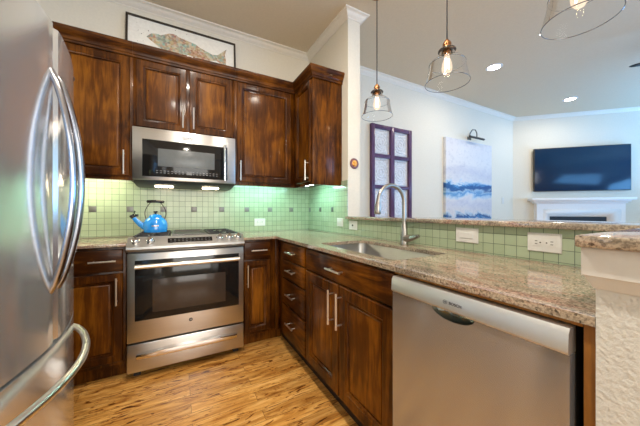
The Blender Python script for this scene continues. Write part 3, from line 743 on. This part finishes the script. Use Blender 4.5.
outlet(FX(-.008), -1.931, 1.002, 'wide rocker switch plate on the tile strip right of the faucet', 'rocker', .122)
outlet(FX(-.008), -2.268, .998, 'double electrical outlet on the tile strip above the dishwasher', 'duplex', .118, .08)
outlet(FY(-.08), 4.06, 1.33, 'white light switch on the living room wall near the television', 'none', .075, .118)

# ceramic medallion on the wall end
def medmat():
    m, nt, b = newmat('glazed_medallion')
    v = N(nt, 'ShaderNodeTexNoise', i_Scale=45., i_Detail=3.); nt.links.new(pos(nt), v.inputs[0])
    r = ramp(nt, [(.33, (.20,.05,.05)), (.44, (.62,.24,.03)), (.58, (.85,.46,.08)), (.72, (.55,.28,.25))], v.outputs[0]); nt.links.new(r.outputs[0], b.inputs['Base Color'])
    b.inputs['Roughness'].default_value = .25; return m
t = T('medallion', 'small round orange ceramic medallion on the white wall end', 'ornament', (.068, -.806, 1.571))
MR = Matrix.Rotation(PI/2, 4, 'X')
t.part('rim', MB().lathe([(.030,0), (.048,0), (.050,.004), (.046,.009), (.036,.012), (.030,.011)], (.068,-.8055,1.571), 32, MR, True), plain('plum_glaze', (.17,.07,.08), .3))
t.part('centre', MB().lathe([(0,0), (.0305,0), (.0305,.010), (.024,.017), (.012,.021), (0,.022)], (.068,-.8055,1.571), 32, MR), medmat())

# ---------------------------------------------------------------- pendants over the bar
def pendant(x, y, label):
    t = T('pendant_light', label, 'pendant light', (x, y, CZ), group='glass pendants over the bar')
    z = 2.130 if y > -2 else 2.145      # top of the shade
    t.part('canopy', MB().lathe([(0,CZ-.001), (.06,CZ-.001), (.06,CZ-.012), (.045,CZ-.024), (.008,CZ-.028), (0,CZ-.028)], (x,y,0), 28), BRASS)
    t.part('cord', MB().tube([(x,y,CZ-.027), (x,y,z+.062)], .0042, 8), BLACKM)
    t.part('socket', MB().lathe([(0,z+.068), (.008,z+.068), (.012,z+.060), (.020,z+.052), (.021,z+.045), (.025,z+.042), (.025,z+.034), (.021,z+.031), (.021,z-.012), (.017,z-.016), (.017,z-.024), (0,z-.024)], (x,y,0), 24), BRASS)
    t.part('collar', MB().lathe([(.0215,z+.012), (.040,z+.010), (.050,z+.003), (.052,z-.004), (.046,z-.004), (.0215,z+.003)], (x,y,0), 28, None, True), FRAMEK)
    prof = [(.044,z-.005), (.045,z-.030), (.050,z-.044), (.066,z-.054), (.090,z-.064), (.102,z-.076), (.105,z-.090), (.107,z-.110), (.115,z-.150), (.124,z-.186), (.127,z-.203)]
    sh = t.part('shade', MB().lathe(prof, (x,y,0), 48), GLASS)
    def ring(r, zz, rr): return MB().lathe([(r+rr*math.cos(a), zz+rr*math.sin(a)) for a in [2*PI*k/8 for k in range(8)]], (x,y,0), 48, None, True)
    t.part('rim', ring(.127, z-.203, .0020), RIMG, sh)
    t.part('ridge', ring(.1045, z-.086, .0012), RIMG, sh)
    t.part('bulb', MB().lathe([(.013,z-.024), (.016,z-.045), (.026,z-.075), (.031,z-.105), (.028,z-.128), (.016,z-.146), (0,z-.151)], (x,y,0), 24), BULBG)
    fm = MB(); fp = []
    for k in range(13):
        a = PI*k/2; fp.append((x+.013*math.cos(a), y+.013*math.sin(a), z-.05-(.07 if k % 2 else 0)))
    fm.tube(fp, .0026, 6)
    t.part('filament', fm, FILA)
pendant(.10, -1.085, 'clear glass pendant light nearest the wall end, over the sink')
pendant(.10, -1.735, 'clear glass pendant light in the middle of the three')
pendant(.125, -2.340, 'clear glass pendant light over the counter end, cut off at the frame top')

# ---------------------------------------------------------------- recessed lights
def downlight(x, y, label, m, power, color, grp):
    t = T('recessed_light', label, 'ceiling light', (x, y, CZ), group=grp)
    t.part('trim_ring', MB().lathe([(.068,CZ-.001), (.095,CZ-.001), (.095,CZ-.004), (.070,CZ-.008), (.068,CZ-.006)], (x,y,0), 36, None, True), WHITE)
    t.part('lens', MB().lathe([(0,CZ-.001), (.068,CZ-.001), (.068,CZ-.005), (0,CZ-.005)], (x,y,0), 36), m)
    if power:
        l = bpy.data.lights.new('downlight', 'AREA'); l.shape = 'DISK'; l.size = .13; l.energy = power; l.color = color
        o = bpy.data.objects.new('downlight', l); o.location = (x, y, CZ-.012); col.objects.link(o)
KL = (1, .91, .79); LL = (1, .90, .76)
downlight(2.151, -.93, 'recessed ceiling light above the blue painting', LED_D, 11, LL, 'living room downlights')
downlight(4.244, -.993, 'recessed ceiling light above the television', LED_D, 11, LL, 'living room downlights')
for x, y, lb in ((-1.25, -1.55, 'recessed ceiling light over the kitchen floor'), (-1.25, -3.1, 'recessed ceiling light behind the kitchen, near the window'), (-.35, -1.9, 'recessed ceiling light above the kitchen sink')):
    downlight(x, y, lb, LED_W, 9 if x > -.5 else 29, KL, 'kitchen downlights')

# ---------------------------------------------------------------- living room wall things
t = T('wall_panel', 'purple-brown window frame of pressed tin squares hung on the wall', 'wall decor', (1.21, -.08, 1.0))
a0, a1, b0, b1 = .845, 1.575, .99, 2.278
DECO = wood('plum_painted_wood', (6,6,1), (.04,.018,.05), (.095,.048,.11), (.16,.09,.19))
def tinmat():
    m, nt, b = newmat('embossed_tin')
    n = N(nt, 'ShaderNodeTexNoise', i_Scale=60., i_Detail=3.); nt.links.new(pos(nt), n.inputs[0])
    r = ramp(nt, [(.3, (.55,.54,.56)), (.6, (.74,.74,.76))], n.outputs[0]); nt.links.new(r.outputs[0], b.inputs['Base Color']); b.inputs['Roughness'].default_value = .45; b.inputs['Metallic'].default_value = .15
    bump(nt, b, n.outputs[0], .3, .003); return m
TIN = tinmat()
fr = MB(); rows = [b0+.05+(b1-b0-.05)*k/3 for k in range(4)]; fw = .052
for u0, u1 in ((a0, a0+fw), (a1-fw, a1), ((a0+a1)/2-.033, (a0+a1)/2+.033)): fr.box(u0, u1, -.130, -.0805, b0, b1, .004)
for u0, u1 in ((a0+fw, (a0+a1)/2-.033), ((a0+a1)/2+.033, a1-fw)):
    for v0, v1 in ((b0, rows[0]+.01), (rows[1]-.024, rows[1]+.024), (rows[2]-.024, rows[2]+.024), (b1-fw, b1)): fr.box(u0, u1, -.124, -.0805, v0, v1, .003)
t.part('frame', fr, DECO)
for u0, u1 in ((a0+fw, (a0+a1)/2-.033), ((a0+a1)/2+.033, a1-fw)):
    for v0, v1 in ((rows[0]+.01, rows[1]-.024), (rows[1]+.024, rows[2]-.024), (rows[2]+.024, b1-fw)):
        mb = MB().rings(u0, u1, v0, v1, [(0,-.012), (.012,-.012), (.018,-.017), (.026,-.017), (.032,-.010)], -.001, FY(-.080))
        cu, cv = (u0+u1)/2, (v0+v1)/2
        for r in (.035, .075, .11):
            mb.lathe([(r-.009,0), (r-.005,.006), (r+.005,.006), (r+.009,0)], (cu,-.089,cv), 28, Matrix.Rotation(PI/2, 4, 'X'), True)
        for s in (-1, 1):
            for q in (-1, 1): mb.lathe([(0,.006), (.015,.005), (.025,0)], (cu+s*(u1-u0)*.32, -.090, cv+q*(v1-v0)*.37), 14, Matrix.Rotation(PI/2, 4, 'X'))
        t.part('tin_square', mb, TIN)

t = T('painting', 'large unframed canvas of white clouds over a blue wave', 'painting', (2.96, -.08, 1.0))
def seamat():
    m, nt, b = newmat('wave_painting')
    s = N(nt, 'ShaderNodeSeparateXYZ'); nt.links.new(objco(nt), s.inputs[0])
    n = N(nt, 'ShaderNodeTexNoise', i_Scale=2.2, i_Detail=7., i_Roughness=.62, i_Distortion=.8); nt.links.new(objco(nt, (1,1,1.6)), n.inputs[0])
    # height plus a wobble, minus a dip in the middle
    w_ = N(nt, 'ShaderNodeMath', operation='MULTIPLY_ADD'); w_.inputs[1].default_value = .5; nt.links.new(n.outputs[0], w_.inputs[0]); nt.links.new(s.outputs[2], w_.inputs[2])
    mr = N(nt, 'ShaderNodeMapRange'); mr.inputs[1].default_value = .2; mr.inputs[2].default_value = 1.6; nt.links.new(w_.outputs[0], mr.inputs[0])
    W0, W1, BL, DB = (.70,.69,.71), (.52,.51,.57), (.08,.26,.52), (.012,.08,.26)
    r = ramp(nt, [(.0, W1), (.03, BL), (.06, DB), (.085, (.45,.60,.74)), (.11, W0), (.20, (.60,.60,.68)), (.27, W0), (.31, (.45,.60,.74)), (.34, BL), (.37, (.36,.52,.68)), (.395, DB), (.43, DB), (.45, BL), (.465, (.42,.58,.74)), (.49, W0), (.60, (.58,.58,.66)), (.70, (.72,.71,.73)), (1, (.64,.65,.71))], mr.outputs[0])
    g = N(nt, 'ShaderNodeTexNoise', i_Scale=14., i_Detail=6., i_Roughness=.7); nt.links.new(objco(nt, (1,1,1.3)), g.inputs[0])
    r2 = ramp(nt, [(.35, (.72,.74,.82)), (.5, (1,1,1))], g.outputs[0])
    nt.links.new(mix(nt, r.outputs[0], r2.outputs[0], .5, 'MULTIPLY'), b.inputs['Base Color']); b.inputs['Roughness'].default_value = .5
    return m
t.part('canvas', MB().box(2.325, 3.60, -.128, -.0805, .99, 2.30, .003), seamat())
t = T('picture_light', 'small dark gooseneck picture light above the wave canvas', 'light', (3.03, -.08, 2.36))
t.part('mount', MB().box(2.95, 3.05, -.092, -.0805, 2.345, 2.395, .004), FRAMEK)
t.part('arm', MB().tube([(3.0, -.09, 2.37), (3.0, -.10, 2.45), (3.0, -.14, 2.50), (3.0, -.19, 2.485), (3.0, -.215, 2.42), (3.0, -.215, 2.36)], .008, 10), FRAMEK)
t.part('lamp_tube', MB().tube([(2.80, -.215, 2.345), (3.20, -.215, 2.345)], .018, 14), FRAMEK)

# television and fireplace on the diagonal wall (local x along the wall, local -y into the room)
RZ = -PI/4; C0 = (4.43, -.08)
def wl(u): return (C0[0]+DG*u, C0[1]-DG*u)
t = T('television', 'large flat black television on the wall above the mantel', 'television', (*wl(1.035), 1.5), RZ, local=True)
t.part('housing', MB().box(-.715, .715, -.078, -.035, .0, .812, .004), BLACKM)
t.part('screen', MB().box(-.705, .705, -.0795, -.0775, .012, .802, .0005), TVSC)
t.part('wall_mount', MB().box(-.25, .25, -.035, -.001, .2, .6, .003), BLACKM)
t = T('fireplace', 'white wooden fireplace surround with a deep mantel shelf', 'fireplace', (*wl(1.0), 0), RZ, local=True)
t.part('mantel_shelf', MB().box(-.765, .745, -.205, -.001, 1.325, 1.372, .004).box(-.72, .70, -.165, -.001, 1.295, 1.3255, .006).box(-.69, .67, -.14, -.001, 1.270, 1.2955, .006), WHITE)
t.part('surround', MB().holed([(-.655,0), (.645,0), (.645,1.270), (-.655,1.270)], [[(-.555,.09), (.605-.02,.09), (.585,1.165), (-.555,1.165)]], -.12, -.001, lambda u, v, d: (u, d, v)), WHITE)
def splay():
    b = bmesh.new()
    A = [b.verts.new(p) for p in ((-.555,-.12,.09), (.585,-.12,.09), (.585,-.12,1.165), (-.555,-.12,1.165))]
    B = [b.verts.new(p) for p in ((-.42,-.04,.09), (.43,-.04,.09), (.43,-.04,1.03), (-.42,-.04,1.03))]
    for k in range(4): b.faces.new((A[k], A[(k+1) % 4], B[(k+1) % 4], B[k]))
    mb = MB(); mb._add(b); return mb
o = t.part('splayed_reveal', splay(), WHITE); md = o.modifiers.new('s', 'SOLIDIFY'); md.thickness = .004; md.offset = 0
t.part('firebox', MB().box(-.42, .43, -.04, -.002, .09, 1.03), LINER)
t.part('hearth', MB().box(-.655, .645, -.45, -.121, 0, .04, .005), WHITE)

# ceiling fan
FC = (3.19, -2.50)
t = T('ceiling_fan', 'dark ceiling fan with only one blade tip in view', 'ceiling fan', (*FC, CZ), math.atan2(.60, -.27), local=True)
t.part('canopy', MB().lathe([(0,-.001), (.07,-.001), (.065,-.03), (.02,-.045), (0,-.045)], n=24), FANM)
t.part('downrod', MB().tube([(0,0,-.04), (0,0,-.16)], .012, 10), FANM)
t.part('motor', MB().lathe([(0,-.155), (.05,-.155), (.10,-.18), (.11,-.23), (.10,-.275), (.05,-.30), (0,-.30)], n=28), FANM)
for k in range(5):
    M = Matrix.Rotation(2*PI*k/5, 4, 'Z') @ Matrix.Translation((0,0,-.262)) @ Matrix.Rotation(math.radians(3), 4, 'X')
    g = MB().prism([(.17,-.045), (.30,-.052), (.52,-.045), (.62,-.028), (.655,-.006), (.655,.006), (.62,.028), (.52,.045), (.30,.052), (.17,.045)], -.004, .004, 'z', .001)
    g.box(.09, .20, -.02, .02, -.012, -.004, .002)
    bmesh.ops.transform(g.bm, matrix=M, verts=g.bm.verts); t.part('blade', g, FANM)
